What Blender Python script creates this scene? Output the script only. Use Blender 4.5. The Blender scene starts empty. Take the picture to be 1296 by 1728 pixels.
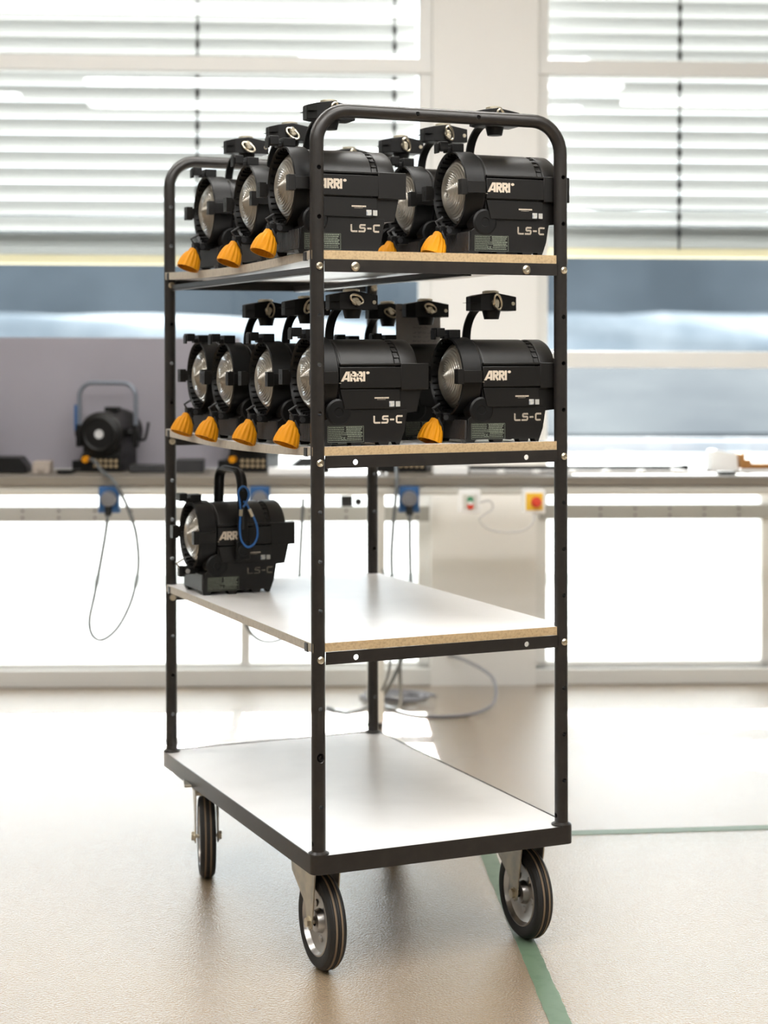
import bpy, math, random
from mathutils import Vector, Matrix, Euler
random.seed(7)
S = bpy.context.scene
COL = S.collection
PI = math.pi

# ------------------------------------------------------------------ camera
CAM_H = 1.2814
cam_d = bpy.data.cameras.new('camera')
cam = bpy.data.objects.new('camera', cam_d)
COL.objects.link(cam)
cam.matrix_world = Matrix.Translation((0, 0, CAM_H)) @ Matrix.Rotation(PI/2 - 0.01078, 4, 'X') @ Matrix.Rotation(0.003, 4, 'Z')
cam_d.sensor_fit = 'VERTICAL'
cam_d.sensor_height = 36.0
cam_d.sensor_width = 27.0
cam_d.lens = 62.73
cam_d.shift_y = -0.13324
cam_d.clip_end = 200
cam_d.dof.use_dof = True
cam_d.dof.focus_distance = 3.68
cam_d.dof.aperture_fstop = 3.0
S.camera = cam

# ------------------------------------------------------------------ exposure, sky, sun
S.view_settings.view_transform = 'Standard'
S.view_settings.look = 'None'
S.view_settings.gamma = 1.0
S.view_settings.use_curve_mapping = False
S.view_settings.exposure = 0.5
SKY = 3.2
SUN = 23.0
w = bpy.data.worlds.new('sky')
S.world = w
w.use_nodes = True
bg = w.node_tree.nodes['Background']
bg.inputs[0].default_value = (0.86, 0.93, 1.0, 1)
bg.inputs[1].default_value = SKY
sd = bpy.data.lights.new('sun', 'SUN')
sd.energy = SUN
sd.angle = 0.009
sd.color = (1.0, 0.985, 0.96)
sun = bpy.data.objects.new('sun', sd)
COL.objects.link(sun)
sun.location = (0, 12, 9)
sun.rotation_euler = Vector((0.03, -1.0, -0.73)).to_track_quat('-Z', 'Y').to_euler()
LAMP = 25.0      # emission of the ceiling tubes

# ------------------------------------------------------------------ materials
MATS = {}
def mat(name, col=(.5, .5, .5), rough=.5, metal=0., spec=.5, **k):
    if name in MATS: return MATS[name]
    m = bpy.data.materials.new(name); m.use_nodes = True
    nt = m.node_tree; b = nt.nodes['Principled BSDF']
    b.inputs['Base Color'].default_value = (*col, 1)
    b.inputs['Roughness'].default_value = rough
    b.inputs['Metallic'].default_value = metal
    b.inputs['Specular IOR Level'].default_value = spec
    for kk, v in k.items():
        if kk in ('noise', 'bump', 'vary'): continue
        b.inputs[kk.replace('_', ' ')].default_value = v
    tc = nt.nodes.new('ShaderNodeTexCoord')
    if 'vary' in k:      # (scale, colour2, low, high)
        sc, c2, lo, hi = k['vary']
        n = nt.nodes.new('ShaderNodeTexNoise'); n.inputs['Scale'].default_value = sc; n.inputs['Detail'].default_value = 6
        nt.links.new(tc.outputs['Object'], n.inputs['Vector'])
        r = nt.nodes.new('ShaderNodeValToRGB')
        r.color_ramp.elements[0].position = lo; r.color_ramp.elements[0].color = (*col, 1)
        r.color_ramp.elements[1].position = hi; r.color_ramp.elements[1].color = (*c2, 1)
        nt.links.new(n.outputs['Fac'], r.inputs[0]); nt.links.new(r.outputs[0], b.inputs['Base Color'])
    if 'bump' in k:      # (scale, strength, distance)
        sc, st, di = k['bump']
        n = nt.nodes.new('ShaderNodeTexNoise'); n.inputs['Scale'].default_value = sc; n.inputs['Detail'].default_value = 3
        nt.links.new(tc.outputs['Object'], n.inputs['Vector'])
        bp = nt.nodes.new('ShaderNodeBump'); bp.inputs['Strength'].default_value = st; bp.inputs['Distance'].default_value = di
        nt.links.new(n.outputs['Fac'], bp.inputs['Height']); nt.links.new(bp.outputs[0], b.inputs['Normal'])
    MATS[name] = m
    return m

M_BODY = mat('black_powder_coat', (.0032, .0025, .0019), .42, spec=.42, bump=(900, .25, .0003))
M_BODY2 = mat('black_plastic', (.0028, .0026, .0025), .45, spec=.3)
M_RUB = mat('black_rubber', (.009, .0085, .008), .6)
M_GREY = mat('dark_grey_plastic', (.022, .022, .024), .45)
M_BASE = mat('ribbed_dark_casting', (.030, .028, .027), .4)
M_LOGO = mat('cream_print', (.62, .53, .42), .6)
M_PLATE = mat('grey_green_print', (.20, .22, .17), .6)
M_STICK = mat('pale_sticker', (.50, .49, .45), .5, vary=(160, (.25, .28, .33), .45, .6))
M_ORG = mat('orange_rubber', (.58, .225, .002), .6, spec=.2)
M_STEEL = mat('zinc_steel', (.62, .56, .44), .32, 1.0)
M_BRIGHT = mat('bright_steel', (.48, .47, .46), .3, 1.0)
M_GALV = mat('galvanised_steel', (.55, .50, .40), .38, .9, vary=(25, (.40, .38, .33), .4, .65))
M_TUBE = mat('dark_brown_enamel', (.016, .0135, .012), .33, vary=(40, (.021, .018, .0155), .4, .7))
M_LAM = mat('pale_laminate', (.83, .82, .81), .30, vary=(7, (.77, .76, .75), .45, .75))
M_EDGE = mat('chipboard_edge', (.50, .36, .20), .6, vary=(220, (.37, .265, .14), .45, .7))
M_EDGE2 = mat('greyed_board_edge', (.45, .40, .32), .55, vary=(90, (.38, .33, .27), .45, .7))
M_WHITE = mat('white_wall', (.90, .895, .875), .75, bump=(260, .15, .001))
M_GWALL = mat('mid_grey_wall', (.34, .33, .31), .8)
M_WFRAME = mat('white_window_frame', (.82, .82, .80), .4)
M_CREAM = mat('cream_rail', (.86, .74, .48), .45)
M_SLAT = mat('slat_grey', (.62, .62, .60), .45)
M_ALU = mat('anodised_aluminium', (.66, .65, .60), .4, .2)
M_BENCH = mat('taupe_bench_edge', (.19, .168, .138), .5)
M_BTOP = mat('bench_top', (.42, .40, .37), .35)
M_BLUE = mat('blue_plastic', (.02, .09, .24), .45)
M_BCAB = mat('blue_cable_jacket', (.02, .12, .38), .4)
M_CABLE = mat('grey_cable_jacket', (.10, .11, .115), .5)
M_LCABLE = mat('pale_grey_cable_jacket', (.50, .50, .50), .5)
M_YEL = mat('yellow_plastic', (.85, .55, .05), .4)
M_RED = mat('red_plastic', (.65, .05, .02), .4)
M_GREEN = mat('green_plastic', (.05, .25, .12), .4)
M_PANEL = mat('mauve_grey_panel', (.30, .285, .32), .34, vary=(2.2, (.26, .245, .275), .35, .7))
M_TAPE = mat('green_floor_tape', (.135, .20, .13), .42, bump=(150, .2, .0006), vary=(30, (.10, .16, .10), .5, .75))
M_PAPER = mat('grey_paper', (.42, .40, .38), .8)
M_INK = mat('faint_ink', (.16, .15, .16), .8)
M_WOOD = mat('brown_wood', (.42, .20, .05), .5, vary=(14, (.30, .13, .03), .4, .7))
M_WPLAS = mat('white_plastic', (.85, .85, .84), .4)
M_YOKE = mat('blue_grey_tube', (.19, .21, .25), .3, .4)
M_HOLE = mat('blackened_hole', (.004, .004, .004), .9)
M_TREAD = mat('worn_tan_tread', (.17, .12, .075), .75)

def lens_mat():
    m = bpy.data.materials.new('stepped_lens_glass'); m.use_nodes = True
    b = m.node_tree.nodes['Principled BSDF']
    b.inputs['Base Color'].default_value = (.27, .24, .195, 1)
    b.inputs['Roughness'].default_value = .28
    b.inputs['Metallic'].default_value = .3
    b.inputs['Coat Weight'].default_value = 1.0
    b.inputs['Coat Roughness'].default_value = .05
    b.inputs['Transmission Weight'].default_value = .15
    return m
M_LENS = lens_mat()

def glass_mat():
    m = bpy.data.materials.new('window_glass'); m.use_nodes = True
    nt = m.node_tree; nt.nodes.clear()
    o = nt.nodes.new('ShaderNodeOutputMaterial'); mx = nt.nodes.new('ShaderNodeMixShader')
    t = nt.nodes.new('ShaderNodeBsdfTransparent'); g = nt.nodes.new('ShaderNodeBsdfGlossy')
    f = nt.nodes.new('ShaderNodeFresnel'); f.inputs[0].default_value = 1.5
    t.inputs[0].default_value = (.94, .96, .96, 1); g.inputs['Roughness'].default_value = .01
    nt.links.new(f.outputs[0], mx.inputs[0]); nt.links.new(t.outputs[0], mx.inputs[1]); nt.links.new(g.outputs[0], mx.inputs[2])
    nt.links.new(mx.outputs[0], o.inputs[0])
    return m
M_GLASS = glass_mat()

def frosted_mat(name, col):
    m = bpy.data.materials.new(name); m.use_nodes = True
    nt = m.node_tree; nt.nodes.clear()
    o = nt.nodes.new('ShaderNodeOutputMaterial'); mx = nt.nodes.new('ShaderNodeMixShader')
    t = nt.nodes.new('ShaderNodeBsdfTranslucent'); d = nt.nodes.new('ShaderNodeBsdfDiffuse')
    t.inputs[0].default_value = (*col, 1); d.inputs[0].default_value = (*col, 1); mx.inputs[0].default_value = .45
    nt.links.new(t.outputs[0], mx.inputs[1]); nt.links.new(d.outputs[0], mx.inputs[2]); nt.links.new(mx.outputs[0], o.inputs[0])
    return m
M_FROST = frosted_mat('frosted_glass', (.85, .87, .87))

def emis(name, col, st):
    m = bpy.data.materials.new(name); m.use_nodes = True
    b = m.node_tree.nodes['Principled BSDF']
    b.inputs['Base Color'].default_value = (.9, .9, .9, 1)
    b.inputs['Emission Color'].default_value = (*col, 1); b.inputs['Emission Strength'].default_value = st
    return m
M_TUBELAMP = emis('lit_tube', (1.0, .99, .965), LAMP)

def floor_mat():
    m = bpy.data.materials.new('beige_resin_floor'); m.use_nodes = True
    nt = m.node_tree; b = nt.nodes['Principled BSDF']; L = nt.links.new
    tc = nt.nodes.new('ShaderNodeTexCoord')
    n = nt.nodes.new('ShaderNodeTexNoise'); n.inputs['Scale'].default_value = 1.3; n.inputs['Detail'].default_value = 5
    r = nt.nodes.new('ShaderNodeValToRGB')
    r.color_ramp.elements[0].color = (.30, .222, .145, 1); r.color_ramp.elements[0].position = .3
    r.color_ramp.elements[1].color = (.345, .255, .163, 1); r.color_ramp.elements[1].position = .75
    L(tc.outputs['Object'], n.inputs['Vector']); L(n.outputs['Fac'], r.inputs[0])
    # small dark scuffs
    v = nt.nodes.new('ShaderNodeTexNoise'); v.inputs['Scale'].default_value = 9; v.inputs['Detail'].default_value = 8
    vr = nt.nodes.new('ShaderNodeValToRGB'); vr.color_ramp.elements[0].position = .73; vr.color_ramp.elements[1].position = .78
    vr.color_ramp.elements[0].color = (0, 0, 0, 1); vr.color_ramp.elements[1].color = (1, 1, 1, 1)
    mx = nt.nodes.new('ShaderNodeMixRGB'); mx.inputs[2].default_value = (.16, .12, .09, 1)
    L(tc.outputs['Object'], v.inputs['Vector']); L(v.outputs['Fac'], vr.inputs[0]); L(vr.outputs[0], mx.inputs[0]); L(r.outputs[0], mx.inputs[1])
    L(mx.outputs[0], b.inputs['Base Color'])
    b.inputs['Roughness'].default_value = .14
    b.inputs['IOR'].default_value = 1.55
    b.inputs['Coat Weight'].default_value = 1.0
    b.inputs['Coat IOR'].default_value = 1.7
    b.inputs['Coat Roughness'].default_value = .06
    n2 = nt.nodes.new('ShaderNodeTexNoise'); n2.inputs['Scale'].default_value = 190; n2.inputs['Detail'].default_value = 3
    bp = nt.nodes.new('ShaderNodeBump'); bp.inputs['Strength'].default_value = 1.0; bp.inputs['Distance'].default_value = .0024
    L(tc.outputs['Object'], n2.inputs['Vector']); L(n2.outputs['Fac'], bp.inputs['Height'])
    L(bp.outputs[0], b.inputs['Normal']); L(bp.outputs[0], b.inputs['Coat Normal'])
    return m
M_FLOOR = floor_mat()

# ------------------------------------------------------------------ mesh helpers
class MB:
    def __init__(s): s.v = []; s.f = []; s.mi = []; s.cur = 0
    def add(s, vs, fs):
        o = len(s.v); s.v += [tuple(x) for x in vs]; s.f += [tuple(i+o for i in f) for f in fs]; s.mi += [s.cur]*len(fs); return s
    def slot(s, i): s.cur = i; return s
    def box(s, x0, x1, y0, y1, z0, z1, M=None):
        vs = [Vector((x, y, z)) for z in (z0, z1) for y in (y0, y1) for x in (x0, x1)]
        if M: vs = [M @ q for q in vs]
        return s.add(vs, [(0, 2, 3, 1), (4, 5, 7, 6), (0, 1, 5, 4), (2, 6, 7, 3), (0, 4, 6, 2), (1, 3, 7, 5)])
    def prism(s, poly, a0, a1, axis='y', M=None):
        # poly: 2-d outline; extruded along axis
        def P(p, a):
            q = {'y': (p[0], a, p[1]), 'z': (p[0], p[1], a), 'x': (a, p[0], p[1])}[axis]
            q = Vector(q); return M @ q if M else q
        n = len(poly); vs = [P(p, a0) for p in poly] + [P(p, a1) for p in poly]
        fs = [tuple(range(n)), tuple(range(2*n-1, n-1, -1))] + [(i, i+n, (i+1) % n+n, (i+1) % n) for i in range(n)]
        return s.add(vs, fs)
    def lathe(s, prof, seg=48, M=None, closed=False, flute=None):
        # prof: (radius, height) about the local Z axis
        vs = []
        for k in range(seg):
            a = 2*PI*k/seg
            for (r, h) in prof:
                rr = r*(flute(a, h) if flute else 1)
                q = Vector((rr*math.cos(a), rr*math.sin(a), h)); vs.append(M @ q if M else q)
        n = len(prof); fs = []
        for k in range(seg):
            k2 = (k+1) % seg
            for i in range(n-1): fs.append((k*n+i, k2*n+i, k2*n+i+1, k*n+i+1))
            if closed: fs.append((k*n+n-1, k2*n+n-1, k2*n, k*n))
        if not closed:
            if prof[0][0] > 1e-6: fs.append(tuple(k*n for k in range(seg-1, -1, -1)))
            if prof[-1][0] > 1e-6: fs.append(tuple(k*n+n-1 for k in range(seg)))
        return s.add(vs, fs)
    def cyl(s, p0, p1, r, seg=20, r1=None):
        p0, p1 = Vector(p0), Vector(p1); d = p1-p0
        M = Matrix.Translation(p0) @ d.to_track_quat('Z', 'Y').to_matrix().to_4x4()
        return s.lathe([(r, 0), (r if r1 is None else r1, d.length)], seg, M)
    def tube(s, pts, r, seg=12, sx=1., closed=False, up=None):
        pts = [Vector(p) for p in pts]; n = len(pts); vs = []; nrm = None
        for i, p in enumerate(pts):
            a = pts[i-1] if (i > 0 or closed) else pts[i]; b = pts[(i+1) % n] if (i < n-1 or closed) else pts[i]
            t = (b-a).normalized()
            if up: nrm = Vector(up)
            if nrm is None:
                nrm = t.orthogonal()
            nrm = (nrm - t*nrm.dot(t)).normalized(); bi = t.cross(nrm)
            for k in range(seg):
                an = 2*PI*k/seg; vs.append(p + nrm*r*sx*math.cos(an) + bi*r*math.sin(an))
        fs = []
        m = n if closed else n-1
        for i in range(m):
            j = (i+1) % n
            for k in range(seg): k2 = (k+1) % seg; fs.append((i*seg+k, i*seg+k2, j*seg+k2, j*seg+k))
        if not closed: fs += [tuple(range(seg-1, -1, -1)), tuple((n-1)*seg+k for k in range(seg))]
        return s.add(vs, fs)
    def strap(s, pts, wdir, wid, th):
        # flat strap following pts, width along wdir
        pts = [Vector(p) for p in pts]; wd = Vector(wdir).normalized(); vs = []; n = len(pts)
        for i, p in enumerate(pts):
            t = (pts[min(i+1, n-1)]-pts[max(i-1, 0)]).normalized(); nn = t.cross(wd).normalized()
            for a, b in ((-1, -1), (1, -1), (1, 1), (-1, 1)): vs.append(p + wd*wid/2*a + nn*th/2*b)
        fs = [(0, 1, 2, 3), tuple(4*(n-1)+k for k in (3, 2, 1, 0))]
        for i in range(n-1):
            for k in range(4): fs.append((4*i+k, 4*i+4+k, 4*i+4+(k+1) % 4, 4*i+(k+1) % 4))
        return s.add(vs, fs)
    def stroke(s, pts, wd, th, y, M=None):
        # flat lettering stroke in the x-z plane at depth y (towards -y)
        pts = [Vector((a, 0, b)) for a, b in pts]; n = len(pts); L = []; R = []
        for i, p in enumerate(pts):
            if 0 < i < n-1:
                d0 = (p-pts[i-1]).normalized(); d1 = (pts[i+1]-p).normalized()
                n0 = Vector((-d0.z, 0, d0.x)); n1 = Vector((-d1.z, 0, d1.x)); m = (n0+n1).normalized(); k = wd/2/max(.4, m.dot(n0)); o = m*k
            else:
                d = (pts[1]-pts[0] if i == 0 else pts[-1]-pts[-2]).normalized(); o = Vector((-d.z, 0, d.x))*wd/2
            L.append(p+o); R.append(p-o)
        for i in range(n-1):
            q = [L[i], L[i+1], R[i+1], R[i]]
            vs = [Vector((a.x, y-th, a.z)) for a in q]+[Vector((a.x, y, a.z)) for a in q]
            if M: vs = [M @ a for a in vs]
            s.add(vs, [(0, 1, 2, 3), (7, 6, 5, 4), (0, 4, 5, 1), (1, 5, 6, 2), (2, 6, 7, 3), (3, 7, 4, 0)])
        return s
    def obj(s, name, mats, parent=None, bevel=0, ang=32, smooth=True, M=None):
        me = bpy.data.meshes.new(name); me.from_pydata(s.v, [], s.f)
        if not isinstance(mats, (list, tuple)): mats = [mats]
        for m in mats: me.materials.append(m)
        if len(mats) > 1: me.polygons.foreach_set('material_index', s.mi)
        me.update()
        import bmesh
        bm = bmesh.new(); bm.from_mesh(me); bmesh.ops.recalc_face_normals(bm, faces=bm.faces[:]); bm.to_mesh(me); bm.free()
        if smooth:
            me.shade_smooth(); me.set_sharp_from_angle(angle=math.radians(ang))
        o = bpy.data.objects.new(name, me); COL.objects.link(o)
        if parent: o.parent = parent
        if M is not None: o.matrix_world = M
        if bevel:
            b = o.modifiers.new('edge_softening', 'BEVEL'); b.width = bevel; b.segments = 2; b.limit_method = 'ANGLE'; b.angle_limit = math.radians(40); b.harden_normals = False
        return o

def tag(o, label, cat, group=None):
    o['label'] = label; o['category'] = cat
    if group: o['group'] = group
    return o
def thing(name, label, cat, M, group=None):
    o = bpy.data.objects.new(name, None); COL.objects.link(o); o.empty_display_size = .05
    o.matrix_world = M; return tag(o, label, cat, group)
def struct(o):
    o['kind'] = 'structure'; return o
def copy_tree(o, parent=None):
    c = o.copy(); COL.objects.link(c)
    if parent: c.parent = parent
    for ch in o.children: copy_tree(ch, c)
    return c
def carve(o, cut):
    # subtract the cutter mesh from o, keep the evaluated result
    m = o.modifiers.new('holes', 'BOOLEAN'); m.operation = 'DIFFERENCE'; m.object = cut; m.solver = 'EXACT'
    dg = bpy.context.evaluated_depsgraph_get()
    me = bpy.data.meshes.new_from_object(o.evaluated_get(dg)); o.modifiers.clear(); o.data = me; me.name = o.name
    me.shade_smooth(); me.set_sharp_from_angle(angle=math.radians(32))
    cm = cut.data; bpy.data.objects.remove(cut); bpy.data.meshes.remove(cm)
def arc(c, r, a0, a1, n, e1, e2):
    c, e1, e2 = Vector(c), Vector(e1), Vector(e2)
    return [c + e1*r*math.cos(a0+(a1-a0)*i/n) + e2*r*math.sin(a0+(a1-a0)*i/n) for i in range(n+1)]
def smooth_path(pts, n=8):
    pts = [Vector(p) for p in pts]; out = []
    for i in range(len(pts)-1):
        p0 = pts[max(i-1, 0)]; p1 = pts[i]; p2 = pts[i+1]; p3 = pts[min(i+2, len(pts)-1)]
        for k in range(n):
            t = k/n
            out.append(.5*((2*p1)+(p2-p0)*t+(2*p0-5*p1+4*p2-p3)*t*t+(3*p1-p0-3*p2+p3)*t**3))
    out.append(pts[-1]); return out

# wall frame: x along the window wall, y = distance into it
TB = Matrix.Rotation(0.05, 4, 'Z')
def bgm(x=0, y=0, z=0, rz=0): return TB @ Matrix.Translation((x, y, z)) @ Matrix.Rotation(rz, 4, 'Z')

# ------------------------------------------------------------------ room shell
XL, XR, YB, D, ZC = -3.6, 4.2, -4.5, 6.95, 3.23
struct(MB().box(XL, XR, YB, D+.02, -.1, 0).obj('floor', M_FLOOR, M=TB))
struct(MB().box(XL, XR, YB, D+.2, ZC, ZC+.15).obj('ceiling', M_WHITE, M=TB))
struct(MB().box(XL-.15, XL, YB, D+.2, -.1, ZC+.15).obj('wall_left', M_GWALL, M=TB))
struct(MB().box(XR, XR+.15, YB, D+.2, -.1, ZC+.15).obj('wall_right', M_GWALL, M=TB))
struct(MB().box(XL-.15, XR+.15, YB-.15, YB, -.1, ZC+.15).obj('wall_back', M_GWALL, M=TB))
# window wall: pillar between the two windows, lintel, low sill
struct(MB().box(.531, .942, D-.04, D+.30, 0, ZC).obj('wall_front', M_WHITE, M=TB))
fb = MB().box(XL, .531, D, D+.25, 2.95, ZC).box(.942, XR, D, D+.25, 2.95, ZC)
struct(fb.obj('trim_1', M_WHITE, M=TB))
struct(MB().box(XL, .531, D-.03, D+.16, 0, .066).box(.942, XR, D-.03, D+.16, 0, .060).obj('baseboard_front', M_WFRAME, M=TB, bevel=.003))

def window(n, x0, x1, mid, frameL, low_mull):
    w_ = MB()
    f = .047
    w_.box(x0, x0+f, D, D+.08, .066, 2.95).box(x1-f, x1, D, D+.08, .066, 2.95)
    w_.box(x0, x1, D, D+.08, 2.90, 2.95).box(x0, x1, D, D+.08, .066, .085)
    w_.box(x0, x1, D-.015, D+.08, 2.384, 2.44)                 # upper transom
    w_.box(x0, x1, D+.01, D+.07, .745, .79)                    # rail behind the worktop
    for m in low_mull: w_.box(m-.018, m+.018, D, D+.06, .066, .75)
    if mid: w_.box(x0, x1, D-.01, D+.08, 1.239, 1.304)
    o = struct(w_.obj('window_%d' % n, M_WFRAME, M=TB, bevel=.002))
    g = MB().box(x0+f, x1-f, D+.038, D+.042, .38, 2.90).obj('glass_pane', M_GLASS, o, smooth=False)
    fr = MB().box(x0+f, x1-f, D+.036, D+.044, .085, .430).obj('added_frosted_pane', M_FROST, o, smooth=False)  # added to keep direct sun off the floor beside the wall
    return o
window(1, XL, .531, False, 0, (-.189, -2.2))
window(2, .942, XR, True, 0, (1.861, 3.1))
# horizontal cable trunking under the worktop, screwed along both windows
def trunking(x0, x1, n, y):
    m = MB().box(x0, x1, y, y+.03, .646, .703)
    o = m.obj('trim_%d' % n, mat('light_grey_trunking', (.34, .335, .31), .5), M=TB, bevel=.0015); struct(o)
    h = MB()
    x = x0+.10
    while x < x1:
        for z in (.662, .688): h.cyl((x, y-.002, z), (x, y+.004, z), .005, 12)
        x += .137
    h.obj('screw', M_GREY, o)
trunking(XL, .52, 2, D-.10)
trunking(.96, XR, 3, D-.02)

# outdoor venetian blinds
def blind(x0, x1, z0, z1, cords, label):
    t = thing('venetian_blind', label, 'blind', bgm((x0+x1)/2, D+.33, 0))
    hw = (x1-x0)/2; cx = (x0+x1)/2
    m = MB(); z = z0+.10; k = 0
    prof = [(.030, -.028), (.018, -.012), (.002, .004), (-.014, .018), (-.030, .026)]
    while z < z1:
        pr = [(a, z+b) for a, b in prof] + [(a, z+b-.0016) for a, b in reversed(prof)]
        m.prism(pr, -hw+.01, hw-.01, 'x'); z += .0657
    m.obj('slats', M_SLAT2, t)
    s = MB()
    for i in range(5): s.box(-hw+.01, hw-.01, -.036, .036, z0+.040+i*.010, z0+.0455+i*.010)
    s.obj('stacked_slats', M_SLAT, t)
    MB().box(-hw+.005, hw-.005, -.038, .038, z0, z0+.036).obj('bottom_rail', M_CREAM, t, bevel=.004)
    for c in cords:
        q = MB(); q.box(c-cx-.004, c-cx+.004, -.044, -.041, z0+.03, z1)
        zz = z0+.10
        while zz < z1: q.box(c-cx-.009, c-cx+.009, -.046, -.040, zz-.013, zz+.011); zz += .0657
        q.obj('ladder_cord', M_GREY, t)
    return t
M_SLAT2 = frosted_mat('pale_slat', (.54, .54, .53))
M_SLAT2.node_tree.nodes['Mix Shader'].inputs[0].default_value = .90
blind(XL, .50, 1.650, 3.30, (-2.9, -1.65, -.395, .401), 'pale outdoor venetian blind of the left window, behind the glass')
blind(.97, XR, 1.690, 3.30, (1.569, 2.8), 'pale outdoor venetian blind of the right window, one dark ladder cord')

# ------------------------------------------------------------------ outdoors
M_CONC = mat('pale_concrete', (.27, .265, .25), .85, spec=.2, vary=(.5, (.23, .225, .215), .4, .7))
M_HILL1 = mat('misty_meadow', (.028, .034, .040), .9, spec=.03, vary=(.55, (.050, .056, .060), .35, .68))
M_HILL2 = mat('blue_green_wood', (.050, .059, .067), .9, spec=.05, vary=(.4, (.068, .079, .089), .38, .66))
M_KERB = mat('pale_kerb', (.30, .31, .33), .8, vary=(.8, (.42, .40, .40), .4, .65))
struct(MB().box(-30, 30, D+.16, 26, -.12, -.02).obj('ground', M_CONC, M=TB))
def hill(name, y0, z0, y1, z1, h, m, label, cat):
    g = MB(); nx, ny = 60, 10; vs = []; random.seed(3)
    for j in range(ny+1):
        for i in range(nx+1):
            u = i/nx; v = j/ny
            vs.append((-28+56*u, y0+(y1-y0)*v + .3*math.sin(u*31+v*5), z0+(z1-z0)*v**.8 + h*math.sin(u*17+v*9)*v*.5 + random.uniform(-h, h)*.35*v))
    fs = [(j*(nx+1)+i, j*(nx+1)+i+1, (j+1)*(nx+1)+i+1, (j+1)*(nx+1)+i) for j in range(ny) for i in range(nx)]
    b = len(vs)
    vs += [(-28, y1+.3, -.2), (28, y1+.3, -.2), (-28, y0, -.2), (28, y0, -.2)]
    fs.append(tuple([ny*(nx+1)+i for i in range(nx+1)]+[b+1, b]))
    fs.append(tuple([i for i in range(nx, -1, -1)]+[b+2, b+3]))
    g.add(vs, fs); return g.obj(name, m, M=TB)
hb = hill('bank', 26, .15, 34, 1.25, .06, M_HILL1, '', '')
struct(hb)
tag(hill('hedge', 34.5, .9, 36, 2.12, .10, mat('misted_hedge', (.19, .215, .235), .9, spec=.05, vary=(.6, (.30, .32, .335), .4, .65)), '', ''), 'long hedge with painted mist beyond the windows, in front of the dark wood', 'hedge')  # pale mist over the bushes is put into the colour
hw_ = hill('woodland', 39, 1.95, 42, 4.7, .20, M_HILL2, '', '')
hw_['kind'] = 'stuff'; tag(hw_, 'blurred blue-green woodland far outside the windows', 'trees')
tag(MB().box(-28, 28, 24.0, 24.3, -.02, .16).obj('kerb', M_KERB, M=TB), 'low pale kerb across the yard outside the windows', 'kerb')

# ------------------------------------------------------------------ ceiling lamps (out of frame, they light the room and mirror in the glass; two are added fill)
def ceiling_lamp(x, y, ln, label):
    t = thing('ceiling_lamp', label, 'ceiling lamp', bgm(x, y, 3.08))
    MB().prism([(-.09, .02), (-.06, .07), (.06, .07), (.09, .02)], -ln/2, ln/2, 'x').obj('housing', M_WPLAS, t)
    MB().box(-ln/2+.02, ln/2-.02, -.075, .075, 0, .02).obj('diffuser', M_TUBELAMP, t, bevel=.004)
    for s_ in (-1, 1): MB().cyl((s_*ln*.35, 0, .07), (s_*ln*.35, 0, .15), .006).obj('hanger', M_BRIGHT, t)
ceiling_lamp(-.8, 4.6, 3.6, 'long white batten lamp nearest the windows')
ceiling_lamp(.4, 2.1, 3.6, 'added long white fill lamp just short of the rack on the viewer side')  # added to lift the pillar below the workbench
ceiling_lamp(.9, 3.1, 1.8, 'added medium white fill lamp above the front of the rack')  # added to brighten the tops of the lens lamps
ceiling_lamp(.3, 1.0, 3.6, 'long white batten lamp above the viewer')
ceiling_lamp(.2, -1.8, 1.2, 'short white batten lamp behind the viewer')
ceiling_lamp(3.0, 1.4, 1.4, 'short white batten lamp near the right wall')
ceiling_lamp(-2.6, 1.4, 1.4, 'short white batten lamp near the left wall')

# ------------------------------------------------------------------ floor tape
def tape(pts, wd, label):
    a, b = Vector(pts[0]), Vector(pts[1]); d = (b-a); L = d.length
    M = Matrix.Translation((a.x, a.y, 0)) @ d.to_track_quat('X', 'Z').to_matrix().to_4x4()
    n = 60; vs = []; random.seed(int(L*100))
    for i in range(n+1):
        e = random.uniform(-.0012, .0012)
        for s_ in (-1, 1):
            for z in (.0002, .0010): vs.append((L*i/n, s_*(wd/2+e), z))
    fs = [(0, 1, 3, 2), tuple(4*n+k for k in (0, 2, 3, 1))]
    for i in range(n):
        o = 4*i; fs += [(o, o+4, o+5, o+1), (o+2, o+3, o+7, o+6), (o+1, o+5, o+7, o+3), (o, o+2, o+6, o+4)]
    return tag(MB().add(vs, fs).obj('floor_tape', M_TAPE, M=M), label, 'tape')
tape([(.366, 3.05, 0), (.262, 4.73, 0)], .043, 'green floor tape running from under the rack towards the viewer')
tape([(.235, 4.755, 0), (3.2, 5.11, 0)], .043, 'green floor tape running sideways behind the rack to the right')

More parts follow.
